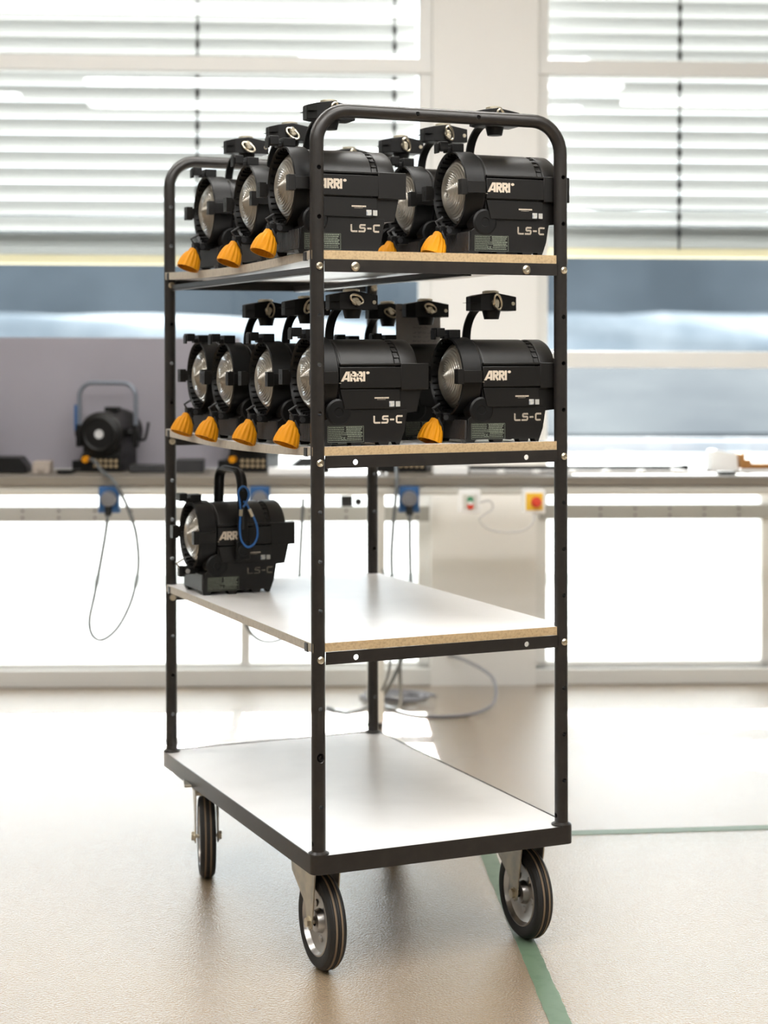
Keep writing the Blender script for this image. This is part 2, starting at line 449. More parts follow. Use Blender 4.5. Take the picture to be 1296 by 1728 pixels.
# ------------------------------------------------------------------ workbench along the windows
BZ, BF, BBK = .868, 6.10, 6.58
bench = thing('workbench', 'long workbench with taupe edge and aluminium frame under the windows', 'workbench', bgm(0, BF, 0))
MB().box(-3.3, 3.9, 0, BBK-BF, BZ-.029, BZ).obj('worktop', [M_BENCH], bench, bevel=.002)
ap = MB().box(-3.3, 3.9, .012, .045, BZ-.063, BZ-.031)
ap.obj('front_rail', M_ALU, bench, bevel=.003)
MB().box(-3.3, 3.9, .008, .014, BZ-.052, BZ-.044).obj('rail_groove', M_ALU, bench)
MB().box(-3.3, 3.9, BBK-BF-.04, BBK-BF-.008, BZ-.063, BZ-.031).obj('rear_rail', M_ALU, bench, bevel=.003)
for x in (-2.2, .29, 2.6):
    for y in (.015, BBK-BF-.04):
        lg = MB().box(x-.02, x+.02, y, y+.035, .02, BZ-.064)
        lg.obj('leg', M_ALU, bench, bevel=.003)
        MB().cyl((x, y+.017, 0), (x, y+.017, .02), .018).obj('leveling_foot', M_RUB, bench)
    MB().box(x-.015, x+.015, .05, BBK-BF-.04, .10, .13).obj('foot_rail', M_ALU, bench, bevel=.002)
MB().box(.16, .20, .03, .06, .765, .80).cyl((.22, .03, .78), (.22, .05, .78), .012).obj('clamp', M_GREY, bench, bevel=.002)

# mauve panel leaning at the back of the bench
tag(MB().box(-1.25, 1.25, 0, .018, 0, .478).obj('display_panel', M_PANEL, M=bgm(-1.45, 6.555, BZ+.001), bevel=.002), 'large mauve-grey panel standing on the left of the workbench', 'panel')

# ------------------------------------------------------------------ lamps on the bench, seen from behind
def bench_light(x, label, first=[None]):
    M = bgm(x, 6.42, BZ+.001, -.22)
    if first[0]:
        t = copy_tree(first[0]); t.matrix_world = M; t['label'] = label; return t
    t = thing('spotlight', label, 'spotlight', M, 'spotlights standing on the workbench'); first[0] = t
    Ry = Matrix.Translation((0, 0, .135)) @ Matrix.Rotation(-PI/2, 4, 'X')
    b = MB(); b.lathe([(.0, -.09), (.060, -.088), (.078, -.075), (.078, .10), (.084, .11), (.084, .15), (0, .15)], 40, Ry)
    b.box(-.07, .07, -.06, .12, .05, .12).obj('housing', M_BODY, t)
    r = MB(); r.lathe([(.050, -.094), (.056, -.098), (.072, -.088), (.072, -.08)], 40, Ry); r.obj('rear_rim', M_BODY2, t)
    MB().lathe([(0, -.094), (.016, -.096), (.018, -.086)], 24, Ry).obj('rear_badge', mat('pale_badge', (.5, .5, .5), .4), t)
    MB().prism([(-.085, 0), (-.085, .03), (-.07, .065), (.07, .065), (.07, 0)], -.07, .12, 'y').box(-.115, -.08, -.05, .08, 0, .038).obj('base', M_BODY2, t, bevel=.002)
    cn = MB()
    for i in range(5):
        for j in range(2):
            cn.cyl((-.02+i*.019, -.071, .022+j*.018), (-.02+i*.019, -.076, .022+j*.018), .006, 10)
    cn.obj('socket_row', mat('tan_contacts', (.35, .26, .15), .5), t)
    MB().cyl((-.052, -.07, .045), (-.052, -.095, .045), .012, 16).obj('plug', M_ORG, t)
    y = Vector
    pts = [(-.105, 0, .10), (-.105, 0, .255)] + [tuple(q) for q in arc((-.055, 0, .265), .05, PI, PI/2, 8, (1, 0, 0), (0, 0, 1))] + \
          [tuple(q) for q in arc((.055, 0, .265), .05, PI/2, 0, 8, (1, 0, 0), (0, 0, 1))] + [(.105, 0, .255), (.105, 0, .10)]
    yk = MB().tube(pts, .0085, 14).obj('yoke', M_YOKE, t)
    for s_ in (-1, 1): MB().box(s_*.105-.008, s_*.105+.008, -.016, .016, .085, .165).cyl((s_*.078, 0, .135), (s_*.118, 0, .135), .016).obj('yoke_bracket', M_BODY2, t, bevel=.002)
    MB().tube(smooth_path([(.11, 0, .115), (.135, 0, .112), (.145, 0, .135), (.152, 0, .175)], 5), .005, 10).obj('tilt_lever', M_BODY2, t)
    MB().box(-.122, -.112, -.01, .01, .14, .235).obj('blue_tag', M_BLUE, t, bevel=.002)
    MB().box(-.012, .035, .0, .05, .21, .228).obj('top_clip', M_BODY2, t, bevel=.002)
    return t
bench_light(-.668, 'black spotlight with tubular yoke on the workbench, wholly in view left of the rack')
bench_light(-1.205, 'black spotlight on the workbench cut off by the left picture edge')
bench_light(-.150, 'black spotlight on the workbench glimpsed between the rack shelves, left of the front post')
bench_light(.415, 'black spotlight on the workbench glimpsed between the rack shelves, right of the rear post')

# small gear on the bench
def gear(name, mb, mats, x, y, label, cat, rz=0, bevel=.003):
    return tag(mb.obj(name, mats, M=bgm(x, y, BZ+.001, rz), bevel=bevel), label, cat)
gear('equipment_case', MB().prism([(-.09, 0), (-.09, .022), (-.05, .055), (.05, .055), (.075, .022), (.075, 0)], -.06, .06, 'y'), M_BODY2, -1.01, 6.35, 'low black case with sloping sides at the left edge of the workbench', 'case')
gear('foam_block', MB().box(-.03, .03, -.05, .05, 0, .042).cyl((.0, -.05, .02), (0, -.056, .02), .012), mat('tan_grey_block', (.34, .29, .25), .8), -.88, 6.30, 'tan grey block beside the low black case on the workbench', 'block')
gear('hand_tool', MB().box(-.05, .0, -.012, .012, 0, .014).prism([(0, 0), (.03, .012), (.035, .018), (0, .016)], -.01, .01, 'y'), M_BODY2, -.775, 6.25, 'small black hand tool lying left of the full spotlight on the workbench', 'tool')
gear('cable_tray', MB().prism([(-.14, 0), (-.14, .026), (0, .026), (.025, .046), (.12, .046), (.12, 0)], -.05, .05, 'y'), M_GREY, -.44, 6.36, 'dark grey tray with raised end right of the full spotlight', 'tray')
gear('equipment_case', MB().prism([(-.07, 0), (-.07, .02), (-.03, .05), (.07, .05), (.07, 0)], -.05, .05, 'y'), M_BODY2, .055, 6.40, 'low black case behind the front post of the rack', 'case')
gear('white_box', MB().box(-.09, .09, -.05, .05, 0, .022), M_WPLAS, .0, 6.24, 'flat white box in front of the low black case', 'box')
gear('white_box', MB().box(-.06, .06, -.05, .05, 0, .024), M_WPLAS, .545, 6.25, 'flat white box right of the fourth spotlight, behind the rack', 'box')
gear('document_stack', MB().box(-.035, .035, -.05, .05, 0, .050).box(.036, .046, -.05, .05, 0, .06), [M_WPLAS], .585, 6.45, 'upright white folder pack behind the rack near the pillar', 'folders')
# long measuring rail with white discs standing for the sun's shine on it
rl = thing('measuring_rail', 'long dark and silver rail lying on the right of the workbench', 'rail', bgm(1.02, 6.30, BZ+.001))
MB().box(-.40, .375, -.012, .012, .0, .012).obj('silver_strip', mat('satin_strip', (.60, .60, .60), .3, .3), rl, bevel=.001)
MB().box(-.40, .375, .012, .026, .0, .024).obj('dark_strip', M_BODY2, rl, bevel=.001)
MB().box(.365, .385, .0, .026, .0, .028).obj('end_stop', M_BODY2, rl, bevel=.001)
for i in range(6):
    MB().lathe([(0, 0), (.016, 0), (.016, .010), (.011, .014), (0, .0145)], 20, Matrix.Translation((-.29+i*.125, -.026, 0)) @ Matrix.Scale(.8, 4, (0, 1, 0))).obj('glint_disc', M_WPLAS, rl)
gear('white_box', MB().prism([(-.05, 0), (-.05, .075), (-.03, .078), (.045, .062), (.05, 0)], -.04, .04, 'y'), M_WPLAS, 1.555, 6.42, 'upright white box with sloping top left of the brown wooden holder', 'box')
gear('eraser_block', MB().box(-.033, .033, -.015, .015, 0, .011), M_BODY2, 1.52, 6.22, 'flat black block lying in front of the upright white box', 'block')
gear('paper_wedge', MB().prism([(-.07, 0), (-.07, .016), (.06, .002), (.06, 0)], -.04, .04, 'y'), M_WPLAS, 1.41, 6.30, 'low white wedge at the right end of the measuring rail', 'wedge')
gear('wooden_holder', MB().prism([(0, .012), (0, .066), (.016, .066), (.016, .044), (.038, .044), (.038, .030), (.30, .030), (.30, .012)], -.05, .05, 'y'), M_WOOD, 1.605, 6.40, 'stepped brown wooden holder at the right edge of the workbench', 'holder')
gear('plinth_board', MB().box(-.14, .16, -.06, .06, 0, .011), M_WPLAS, 1.74, 6.40, 'thin white board under the brown wooden holder', 'board')
gear('white_box', MB().box(-.05, .05, -.03, .03, .0, .085), M_WPLAS, 1.87, 6.52, 'small white box behind the brown wooden holder at the right edge', 'box')

# sockets, switches and their cables on the bench apron
def socket(x, label):
    t = thing('power_socket', label, 'socket', bgm(x, BF-.002, .752), 'blue sockets under the workbench')
    MB().box(-.034, .034, -.03, .01, 0, .085).box(-.037, .037, -.026, .0, -.004, .012).obj('socket_box', M_BLUE, t, bevel=.004)
    MB().lathe([(0, .062), (.024, .060), (.028, .028), (.030, .026)], 24, Matrix.Translation((0, 0, .045)) @ Matrix.Rotation(PI/2, 4, 'X')).obj('lid', mat('smoky_grey_plastic', (.16, .16, .17), .3), t)
    MB().cyl((0, -.04, .028), (0, -.05, -.012), .012, 16).obj('plug', M_BODY2, t)
    return t
def cable(name, pts, r, m, label, n=10):
    return tag(MB().tube(smooth_path(pts, n), r, 10).obj(name, m, M=TB), label, 'cable')
socket(-.627, 'blue socket with smoky lid on the apron below the full spotlight')
socket(.391, 'blue socket with smoky lid on the apron right of the rear post')
socket(-.118, 'blue socket on the apron behind the handle of the lone lamp')
yb = BF-.055
cable('power_cable', [(-.627, yb, .745), (-.634, yb, .69), (-.648, yb-.01, .60), (-.672, yb-.01, .47), (-.689, yb, .385), (-.676, yb, .335), (-.640, yb, .325), (-.590, yb, .37), (-.547, yb, .46), (-.525, yb, .57), (-.533, yb, .68), (-.556, yb, .755), (-.575, yb, .80), (-.61, yb, .86), (-.655, BF+.03, .885), (-.70, BF+.18, .912), (-.72, BF+.22, .914)], 0.0061, M_CABLE, 'dark cable hanging in a long loop below the left blue socket')
cable('power_cable', [(.391, yb, .745), (.393, yb, .60), (.398, yb, .45), (.40, yb, .36), (.37, yb, .26), (.30, yb+.1, .1), (.2, yb+.3, .012), (.12, 6.45, .008)], 0.0061, M_CABLE, 'dark cable dropping from the socket right of the rear post')
cable('power_cable', [(.36, BF+.2, .90), (.35, BF-.01, .875), (.345, yb, .82), (.335, yb, .70), (.33, yb, .60), (.335, yb, .5), (.35, yb, .41), (.36, yb, .2), (.37, 6.3, .04), (.30, 6.5, .01)], 0.0061, M_CABLE, 'dark cable hanging over the worktop edge right of the rear post')
cable('power_cable', [(.30, yb, .56), (.315, yb, .50), (.325, yb, .43), (.32, yb, .2), (.25, 6.3, .03), (.16, 6.4, .008)], 0.0043, M_CABLE, 'thin dark cable beside the bench leg')
cable('power_cable', [(-.118, yb, .745), (-.14, yb, .60), (-.17, yb, .43), (-.15, yb, .35), (-.10, yb, .315), (-.03, yb, .33), (.01, yb, .40), (.02, yb, .6), (.03, yb, .8)], 0.0058, M_CABLE, 'dark cable looping low under the lone lamp shelf')
cable('network_cable', [(.60, 6.9, .12), (.66, 6.80, .115), (.725, 6.6, .10), (.74, 6.5, .06), (.71, 6.40, .02), (.62, 6.32, .006), (.50, 6.29, .006), (.40, 6.34, .006), (.33, 6.5, .01), (.27, 6.7, .02)], .006, mat('slate_cable_jacket', (.22, .22, .24), .5), 'thick slate cable curling in a wide loop on the floor below the pillar')
for k, lb in enumerate(('grey cable coil on the floor behind the rear post, largest ring', 'grey cable coil on the floor behind the rear post, inner ring', 'grey cable coil on the floor behind the rear post, front ring')):
    cx, cy, rx, ry = ((.38, 6.66, .15, .11), (.36, 6.60, .11, .08), (.42, 6.55, .09, .07))[k]
    pts = [(cx+rx*(1-.02*i)*math.cos(i*.5+k), cy+ry*(1-.02*i)*math.sin(i*.5+k), .007+.009*k+.0012*(i % 5)) for i in range(26)]
    tag(MB().tube(smooth_path(pts, 4), .0055, 8).obj('cable_coil', mat('slate_cable_jacket'), M=TB), lb, 'cable', 'cable coils on the floor')
sw = thing('switch_box', 'white switch box with green and red button under the workbench', 'switch', bgm(.598, BF+.002, .746))
MB().box(-.037, .037, -.05, .008, 0, .08).obj('housing', M_WPLAS, sw, bevel=.004)
MB().box(-.024, .024, -.053, -.049, .014, .066).obj('button_plate', M_ALU, sw, bevel=.001)
MB().cyl((0, -.05, .048), (0, -.058, .048), .011, 20).obj('green_button', M_GREEN, sw)
MB().cyl((0, -.05, .026), (0, -.058, .026), .011, 20).obj('red_button', M_RED, sw)
MB().cyl((0, -.052, .037), (0, -.061, .037), .007, 20).obj('indicator', M_WPLAS, sw)
es = thing('emergency_stop', 'red mushroom button on a yellow plate below the workbench edge', 'emergency stop', bgm(.818, BF+.002, .746))
MB().box(-.038, .038, -.05, .008, 0, .082).obj('housing', M_WPLAS, es, bevel=.004)
MB().box(-.029, .029, -.054, -.049, .012, .070).obj('yellow_plate', M_YEL, es, bevel=.002)
MB().lathe([(0, .088), (.012, .086), (.018, .078), (.018, .070), (.010, .066), (.010, .05)], 28, Matrix.Translation((.004, 0, .041)) @ Matrix.Rotation(PI/2, 4, 'X')).obj('button', M_RED, es)
cable('control_cable', [(.63, yb, .785), (.665, yb, .79), (.675, yb, .765), (.64, yb, .74), (.63, yb, .725), (.66, yb, .695), (.72, yb, .683), (.78, yb, .69), (.812, yb, .715), (.82, yb+.02, .748)], 0.0032, M_LCABLE, 'pale grey cable joining the switch box and the emergency stop')

# ------------------------------------------------------------------ the rack trolley
P = .265
TT = Matrix.Translation((0, 0, P)) @ Matrix.Rotation(-0.00575, 4, 'Y') @ Matrix.Translation((-.1302, 3.6283, 0)) @ Matrix.Rotation(.40916, 4, 'Z')
W, L = .5635, 1.0386
R = .0145
tr = thing('trolley', 'tall dark tubular shelf trolley on four rubber-tyred castors', 'trolley', TT @ Matrix.Translation((0, 0, -P)))
def zz(z): return z+P
def end_frame(v, out):
    rb = .068; zt = zz(1.519)
    pts = [(0, v, zz(.0))] + [(0, v, zz(.1+.13*i)) for i in range(10)] + [tuple(q) for q in arc((rb, v, zt-rb), rb, PI, PI/2, 10, (1, 0, 0), (0, 0, 1))] \
        + [(rb+(W-2*rb)*i/8, v, zt) for i in range(1, 8)] + [tuple(q) for q in arc((W-rb, v, zt-rb), rb, PI/2, 0, 10, (1, 0, 0), (0, 0, 1))] + [(W, v, zz(1.4-.13*i)) for i in range(1, 10)] + [(W, v, zz(0))]
    o = MB().tube(pts, R, 20, up=(0, 1, 0)).obj('end_frame', M_TUBE, tr)
    c = MB()
    for k in range(1, 15):
        if k in (4, 8, 12): continue
        for u in (0, W):
            c.cyl((u, v-.03, zz(.1*k)), (u, v+.03, zz(.1*k)), .0048, 14)
            c.lathe([(.0120, 0), (.0046, .0085)], 16, Matrix.Translation((u, v+out*.0162, zz(.1*k))) @ Matrix.Rotation(PI/2*out, 4, 'X'))
    for u in (.22, .361): c.cyl((u, v-.03, zt), (u, v+.03, zt), .0048, 14)
    c.cyl((0, v, zz(.023)), (-.03, v, zz(.023)), .006, 14); c.cyl((W, v, zz(.023)), (W-.03, v, zz(.023)), .006, 14)
    cc = c.obj('cutter', M_HOLE, tr)
    bpy.context.view_layer.update()
    carve(o, cc)
    for u in (0, W):
        MB().lathe([(.0215, 0), (.0215, .002), (.016, .005), (.0146, .006)], 24, Matrix.Translation((u, v, zz(.0025)))).obj('weld_collar', M_TUBE, o)
    return o
ef1 = end_frame(0, -1); ef2 = end_frame(L, 1)
# rails with holes, bolts
def bolt(parent, u, v, z, s=-1, r=.0075):
    Mx = Matrix.Translation((u, v, zz(z))) @ Matrix.Rotation(PI/2 if s < 0 else -PI/2, 4, 'X')
    MB().lathe([(0, .0028), (.0026, .0028), (.0032, .0055), (r*.62, .0058), (r, .003), (r, 0), (0, 0)], 24, Mx).obj('bolt', M_STEEL, parent)
SAG = {1: 0., 2: .010, 3: .010}
for k, zb in ((1, .4), (2, .8), (3, 1.2)):
    for v, s in ((0, -1), (L, 1)):
        y0, y1 = (v-.010, v-.007) if s < 0 else (v+.007, v+.010)
        rl_ = MB().box(R-.001, W-R+.001, y0, y1, zz(zb-.0115), zz(zb+.0143))
        if s < 0: rl_.box(R+.001, W-R-.001, y0+.003, y0+.026, zz(zb+.0113), zz(zb+.0143))
        else: rl_.box(R+.001, W-R-.001, y1-.026, y1-.003, zz(zb+.0113), zz(zb+.0143))
        o = rl_.obj('cross_rail', M_TUBE, tr)
        if k < 3:
            c = MB()
            for u in (.08, .475): c.cyl((u, v-.02, zz(zb)), (u, v+.02, zz(zb)), .0058, 16)
            cc = c.obj('cutter', M_HOLE, tr); bpy.context.view_layer.update(); carve(o, cc)
        else:
            for u in (.08, .475): bolt(o, u, y0 if s < 0 else y1, zb, s, .0095)
        for u in (0, W):
            bolt(o, u, v+s*.0145, zb, s)
            bolt(o, u, v-s*.0145, zb, -s, .008)
            MB().box(u-.016 if u == 0 else u+.010, u-.010 if u == 0 else u+.016, v-s*.030-.008, v-s*.030+.008, zz(zb+.012), zz(zb+.030)).obj('corner_clip', M_GREY, o, bevel=.001)
    # board
    n = 24; m = MB(); vs = []
    u0, u1, v0, v1 = -.0135, W+.0135, -.006, L+.006
    zt, th = zb+.0325, .0182
    for i in range(n+1):
        v = v0+(v1-v0)*i/n; dz = -SAG[k]*math.sin(PI*i/n)
        vs += [(u0, v, zz(zt+dz)), (u1, v, zz(zt+dz)), (u1, v, zz(zt-th+dz)), (u0, v, zz(zt-th+dz))]
    for i in range(n):
        a = 4*i; b = a+4
        m.slot(0).add([vs[a], vs[a+1], vs[b+1], vs[b]], [(0, 1, 2, 3)]); m.add([vs[a+3], vs[a+2], vs[b+2], vs[b+3]], [(3, 2, 1, 0)])
        m.slot(2).add([vs[a], vs[b], vs[b+3], vs[a+3]], [(0, 1, 2, 3)]); m.add([vs[a+1], vs[b+1], vs[b+2], vs[a+2]], [(0, 1, 2, 3)])
    m.slot(1).add(vs[:4], [(0, 1, 2, 3)]); m.add(vs[-4:], [(0, 1, 2, 3)])
    # weld the pieces
    bo = m.obj('shelf_board', [M_LAM, M_EDGE, M_EDGE2], tr, smooth=False)
for u in (.008, .345):
    MB().box(u-.010, u+.010, .01, L-.01, zz(1.186), zz(1.189)).box(u-.010, u-.007, .01, L-.01, zz(1.189), zz(1.2)).box(u+.007, u+.010, .01, L-.01, zz(1.189), zz(1.2)).obj('stiffening_bar', M_TUBE, tr, bevel=.0008)
# platform
def rrect(u0, u1, v0, v1, r, n=6):
    out = []
    for cx, cy, a in ((u1-r, v0+r, -PI/2), (u1-r, v1-r, 0), (u0+r, v1-r, PI/2), (u0+r, v0+r, PI)):
        out += [(cx+r*math.cos(a+PI/2*i/n), cy+r*math.sin(a+PI/2*i/n)) for i in range(n+1)]
    return out
o1 = rrect(-.021, W+.021, -.021, L+.021, .018); o2 = rrect(-.0185, W+.0185, -.0185, L+.0185, .0155)
m = MB(); n = len(o1)
vs = [(a, b, zz(-.036)) for a, b in o1]+[(a, b, zz(.0025)) for a, b in o1]+[(a, b, zz(.0025)) for a, b in o2]+[(a, b, zz(-.036)) for a, b in o2]
fs = []
for i in range(n):
    j = (i+1) % n
    for q in range(4): fs.append((q*n+i, q*n+j, ((q+1) % 4)*n+j, ((q+1) % 4)*n+i))
m.add(vs, fs).obj('platform_frame', M_TUBE, tr)
m = MB().prism(rrect(-.0182, W+.0182, -.0182, L+.0182, .015), zz(-.014), zz(.0008), 'z')
m.obj('platform_board', M_LAM, tr, smooth=False)
MB().box(.0, W, .06, .10, zz(-.03), zz(-.0145)).box(0, W, .14, .18, zz(-.03), zz(-.0145)).box(0, W, L-.18, L-.14, zz(-.03), zz(-.0145)).box(0, W, L-.08, L-.04, zz(-.03), zz(-.0145)).obj('under_bearer', M_TUBE, tr)

def caster(u, v, rot, trail):
    ztop = P-.031
    Mx = Matrix.Translation((u, v, 0)) @ Matrix.Rotation(rot, 4, 'Z')
    hub = Vector((0, trail, .1))
    f = MB()
    f.box(-.055, .055, -.05, .05, ztop-.006, ztop, Mx)
    f.lathe([(0.001, 0), (.034, 0), (.036, .010), (.030, .016), (0.001, .016)], 28, Mx @ Matrix.Translation((0, 0, ztop-.022)))
    f.box(-.028, .028, -.040, .050, ztop-.030, ztop-.022, Mx)
    for s_ in (-1, 1):
        x = s_*.0275
        poly = [(-.050, ztop-.024), (.090, ztop-.024), (.086, ztop-.05), (trail+.022, .13), (trail+.013, .088), (trail, .082), (trail-.013, .088), (trail-.020, .13), (-.046, ztop-.05)]
        f.prism(poly, x-.0016, x+.0016, 'x', Mx)
    fo = f.obj('caster', M_GALV, tr, bevel=.0006)
    Mw = Mx @ Matrix.Translation(hub) @ Matrix.Rotation(PI/2, 4, 'Y')
    tp = [(.070, -.016), (.086, -.0195), (.093, -.018), (.0975, -.013), (.0985, -.012), (.0985, -.010), (.0998, -.009), (.1, -.004), (.0988, -.0035), (.0988, -.0015), (.1, -.001), (.1, .001), (.0988, .0015), (.0988, .0035), (.1, .004), (.0998, .009), (.0985, .010), (.0985, .012), (.0975, .013), (.093, .018), (.086, .0195), (.070, .016)]
    ty = MB()
    ty.lathe(tp, 72, Mw, closed=True).obj('tyre', M_RUB, fo)
    MB().lathe([(.0990, -.0088), (.1003, -.0083), (.1003, -.0045), (.0990, -.0040)], 72, Mw, closed=True).lathe([(.0990, .0040), (.1003, .0045), (.1003, .0083), (.0990, .0088)], 72, Mw, closed=True).obj('tread_band', M_TREAD, fo)
    rm = MB().lathe([(.072, -.017), (.069, -.018), (.064, -.008), (.045, -.002), (.026, -.004), (.022, -.017), (.010, -.018), (.010, .018), (.022, .017), (.026, .004), (.045, .002), (.064, .008), (.069, .018), (.072, .017)], 48, Mw, closed=True)
    for i in range(5):
        a = 2*PI*i/5
        for s_ in (-1, 1): rm.lathe([(0, .0035*s_), (.006, .003*s_), (.008, .0005*s_)], 14, Mw @ Matrix.Translation((.038*math.cos(a), .038*math.sin(a), s_*.003)))
    rm.obj('rim', M_BRIGHT, fo)
    ax = MB().lathe([(.005, -.036), (.005, .036)], 14, Mw)
    for s_ in (-1, 1):
        Q = Mw @ Matrix.Translation((0, 0, s_*.033)); ax.lathe([(0, -.004), (.0105, -.004), (.0105, .004), (0, .004)], 6, Q); ax.lathe([(.013, -.0012), (.013, .0012)], 20, Mw @ Matrix.Translation((0, 0, s_*.0295)))
    ax.obj('axle_nut', M_STEEL, fo)
    return fo
caster(.042, .107, 0, -.018)
caster(.525, .107, 0, -.014)
caster(.028, L-.20, -.26, -.018)
caster(.525, L-.20, -.1, -.018)

# ------------------------------------------------------------------ the black lens lamps
GLYPH = {
 'R': [[(.11, 0), (.11, 1)], [(.0, .89), (.46, .89), (.55, .80), (.55, .60), (.46, .50), (.11, .50)], [(.30, .48), (.60, .0)]],
 'I': [[(.11, 0), (.11, 1)]],
}
def maker_mark(mb, x, z, h, y):
    cx = x
    for ch, adv in (('A', 1.01), ('R', .70), ('R', .70), ('I', .30)):
        if ch == 'A':
            for po in ([(0, 0), (.29, 0), (.80, 1), (.56, 1)], [(.70, 0), (.95, 0), (.95, 1), (.70, 1)], [(.34, .17), (.71, .17), (.71, .36), (.44, .36)]):
                mb.prism([(cx+a*h, z+b*h) for a, b in po], y-.0004, y, 'y')
            cx += adv*h; continue
        for st in GLYPH[ch]: mb.stroke([(cx+a*h, z+b*h) for a, b in st], .235*h, .0004, y)
        cx += adv*h
    n = 18; c = (cx+.22*h, z+.86*h)
    pts = [(c[0]+.19*h*math.cos(2*PI*i/n), c[1]+.14*h*math.sin(2*PI*i/n)) for i in range(n)]
    mb.prism(pts, y-.0004, y, 'y')
def model_mark(mb, x, z, h, y):
    w_ = .23*h
    def st(p): mb.stroke([(x+a*h, z+b*h) for a, b in p], w_, .0004, y)
    st([(.08, 1), (.08, .25), (.12, .13), (.22, .08), (.95, .08)])
    st([(2.12, .92), (1.45, .92), (1.34, .84), (1.32, .62), (1.40, .53), (1.95, .53), (2.03, .44), (2.0, .20), (1.92, .08), (1.10, .08)])
    st([(2.35, .48), (2.95, .48)])
    st([(4.15, .92), (3.42, .92), (3.30, .82), (3.30, .18), (3.42, .08), (4.05, .08)])

def build_lamp(kind):
    """local frame: x = 0 at the lens ring, towards the rear; side facing -y carries the print; z = 0 on the shelf"""
    t = thing('lens_lamp', '', 'lamp', Matrix.Identity(4))
    CZ = .1425
    Rx = Matrix.Translation((0, 0, CZ)) @ Matrix.Rotation(PI/2, 4, 'Y')     # lathe axis along +x
    hb_ = MB()
    hb_.lathe([(.072, .035), (.0795, .046), (.0795, .050), (.0785, .051), (.0785, .054), (.0795, .055), (.0795, .174), (.0765, .176), (.0765, .187), (.0795, .189), (.0795, .222), (.076, .228), (.03, .230), (0, .230)], 56, Rx)
    hb_.prism([(.05, .150), (.233, .150), (.235, .115), (.225, .070), (.05, .055)], -.0745, .0745, 'y')
    ho = hb_.obj('housing', M_BODY, t, bevel=.0012)
    # ladder of vents in the rear groove
    vn = MB()
    for s_ in (-1, 1):
        for i in range(8):
            a = math.radians(14+i*11)*s_
            Mv = Matrix.Translation((.1815, 0, CZ)) @ Matrix.Rotation(-a, 4, 'X')
            vn.box(-.0052, .0052, -.0016, .0016, .0765, .0797, Mv)
    vn.lathe([(.0762, .1766), (.0772, .1766), (.0772, .1864), (.0762, .1864)], 56, Rx, closed=True)
    vn.obj('vent_ring', M_BODY, t)
    # side panels with groove lips
    for s_ in (-1, 1):
        sp = MB()
        y0, y1 = (-.0835, -.070) if s_ < 0 else (.070, .0835)
        sp.box(.048, .190, y0, y1, .121, .164)
        sp.box(.050, .190, y0+.002 if s_ < 0 else y0, y1 if s_ < 0 else y1-.002, .167, .172)
        sp.box(.185, .2485, y0-.001 if s_ < 0 else y0, y1 if s_ < 0 else y1+.001, .117, .1715)
        sp.prism([(.05, .118), (.185, .118), (.185, .084), (.17, .078), (.06, .078)], y0+.004 if s_ < 0 else y0, y1 if s_ < 0 else y1-.004, 'y')
        sp.obj('side_panel', M_BODY, t, bevel=.0012)
    # base casting with feet and ribbed front
    bs = MB()
    bs.prism([(.012, .008), (.188, .008), (.196, .030), (.203, .070), (.203, .075), (.045, .075), (.016, .052)], -.075, .075, 'y')
    for fx in (.012, .078, .140, .178):
        for y0, y1 in ((-.075, -.050), (.050, .075)):
            x1 = fx+(.022 if fx < .17 else .010)
            bs.prism([(fx-.003, .009), (fx+.001, 0), (x1-.003, 0), (x1, .009)], y0, y1, 'y')
    bso = bs.obj('base', M_BODY, t, bevel=.0008)
    rb = MB()
    for i in range(25):
        y = -.072+i*.006; rb.box(.009, .0135, y-.0016, y+.0016, .010, .050)
    rb.obj('front_rib', M_BASE, t)
    for s_ in (-1, 1):
        kn = MB()
        Mk = Matrix.Translation((.048, s_*.074, .071)) @ Matrix.Rotation(PI/2 if s_ < 0 else -PI/2, 4, 'X')
        kn.lathe([(.028, -.03), (.028, .001), (.024, .0035), (.010, .0035), (.009, .002), (0, .002)], 36, Mk)
        kn.obj('tilt_knob', M_BODY2, t)
    # lens ring, open at the front with ribs inside
    rg = MB().lathe([(.0815, .0), (.0845, .002), (.0845, .044), (.0800, .048), (.0725, .044), (.0715, .040), (.0790, .004)], 56, Rx, closed=True)
    for i in range(32):
        a = 2*PI*i/32; Mv = Rx @ Matrix.Rotation(a, 4, 'Z')
        rg.box(.0735, .0800, -.0007, .0007, .004, .038, Mv)
    rg.obj('lens_ring', M_BODY2, t)
    # stepped lens
    pr = [(0, -.0125)]
    nst = 15
    for i in range(1, nst+1):
        r0 = .072*(i-.5)/nst; r = .072*i/nst
        h = -.012+.030*(r/.072)**2.4
        pr += [(r-.0009, h+.0004), (r, h+.0026)]
    pr += [(.0735, .030), (0.0001, .034)]
    MB().lathe(pr, 56, Rx @ Matrix.Translation((0, 0, .004))).obj('lens', M_LENS, t)
    # accessory ears
    for s_ in (-1, 1):
        e = MB(); ya, yb_ = (-.098, -.080) if s_ < 0 else (.080, .102)
        e.box(-.004, .039, ya, yb_ , .1305, .1555); e.box(-.018, -.003, ya-.001*s_, yb_, .127, .159); e.box(-.0185, -.0175, (ya+yb_)/2-.003, (ya+yb_)/2+.003, .137, .149)
        e.obj('accessory_ear', M_BODY, t, bevel=.0015)
    # top latch
    tl = MB().box(-.028, -.008, -.014, .016, .2275, .2465).box(.000, .028, -.016, .016, .225, .243).box(-.010, .004, -.010, .010, .2235, .234)
    if kind != 'strap': tl.box(-.031, -.027, -.010, .012, .2215, .243)
    tl.obj('top_latch', M_BODY2, t, bevel=.0015)
    bl = MB().box(-.016, .022, -.020, .020, .047, .064).box(-.028, -.012, -.010, .012, .040, .066)
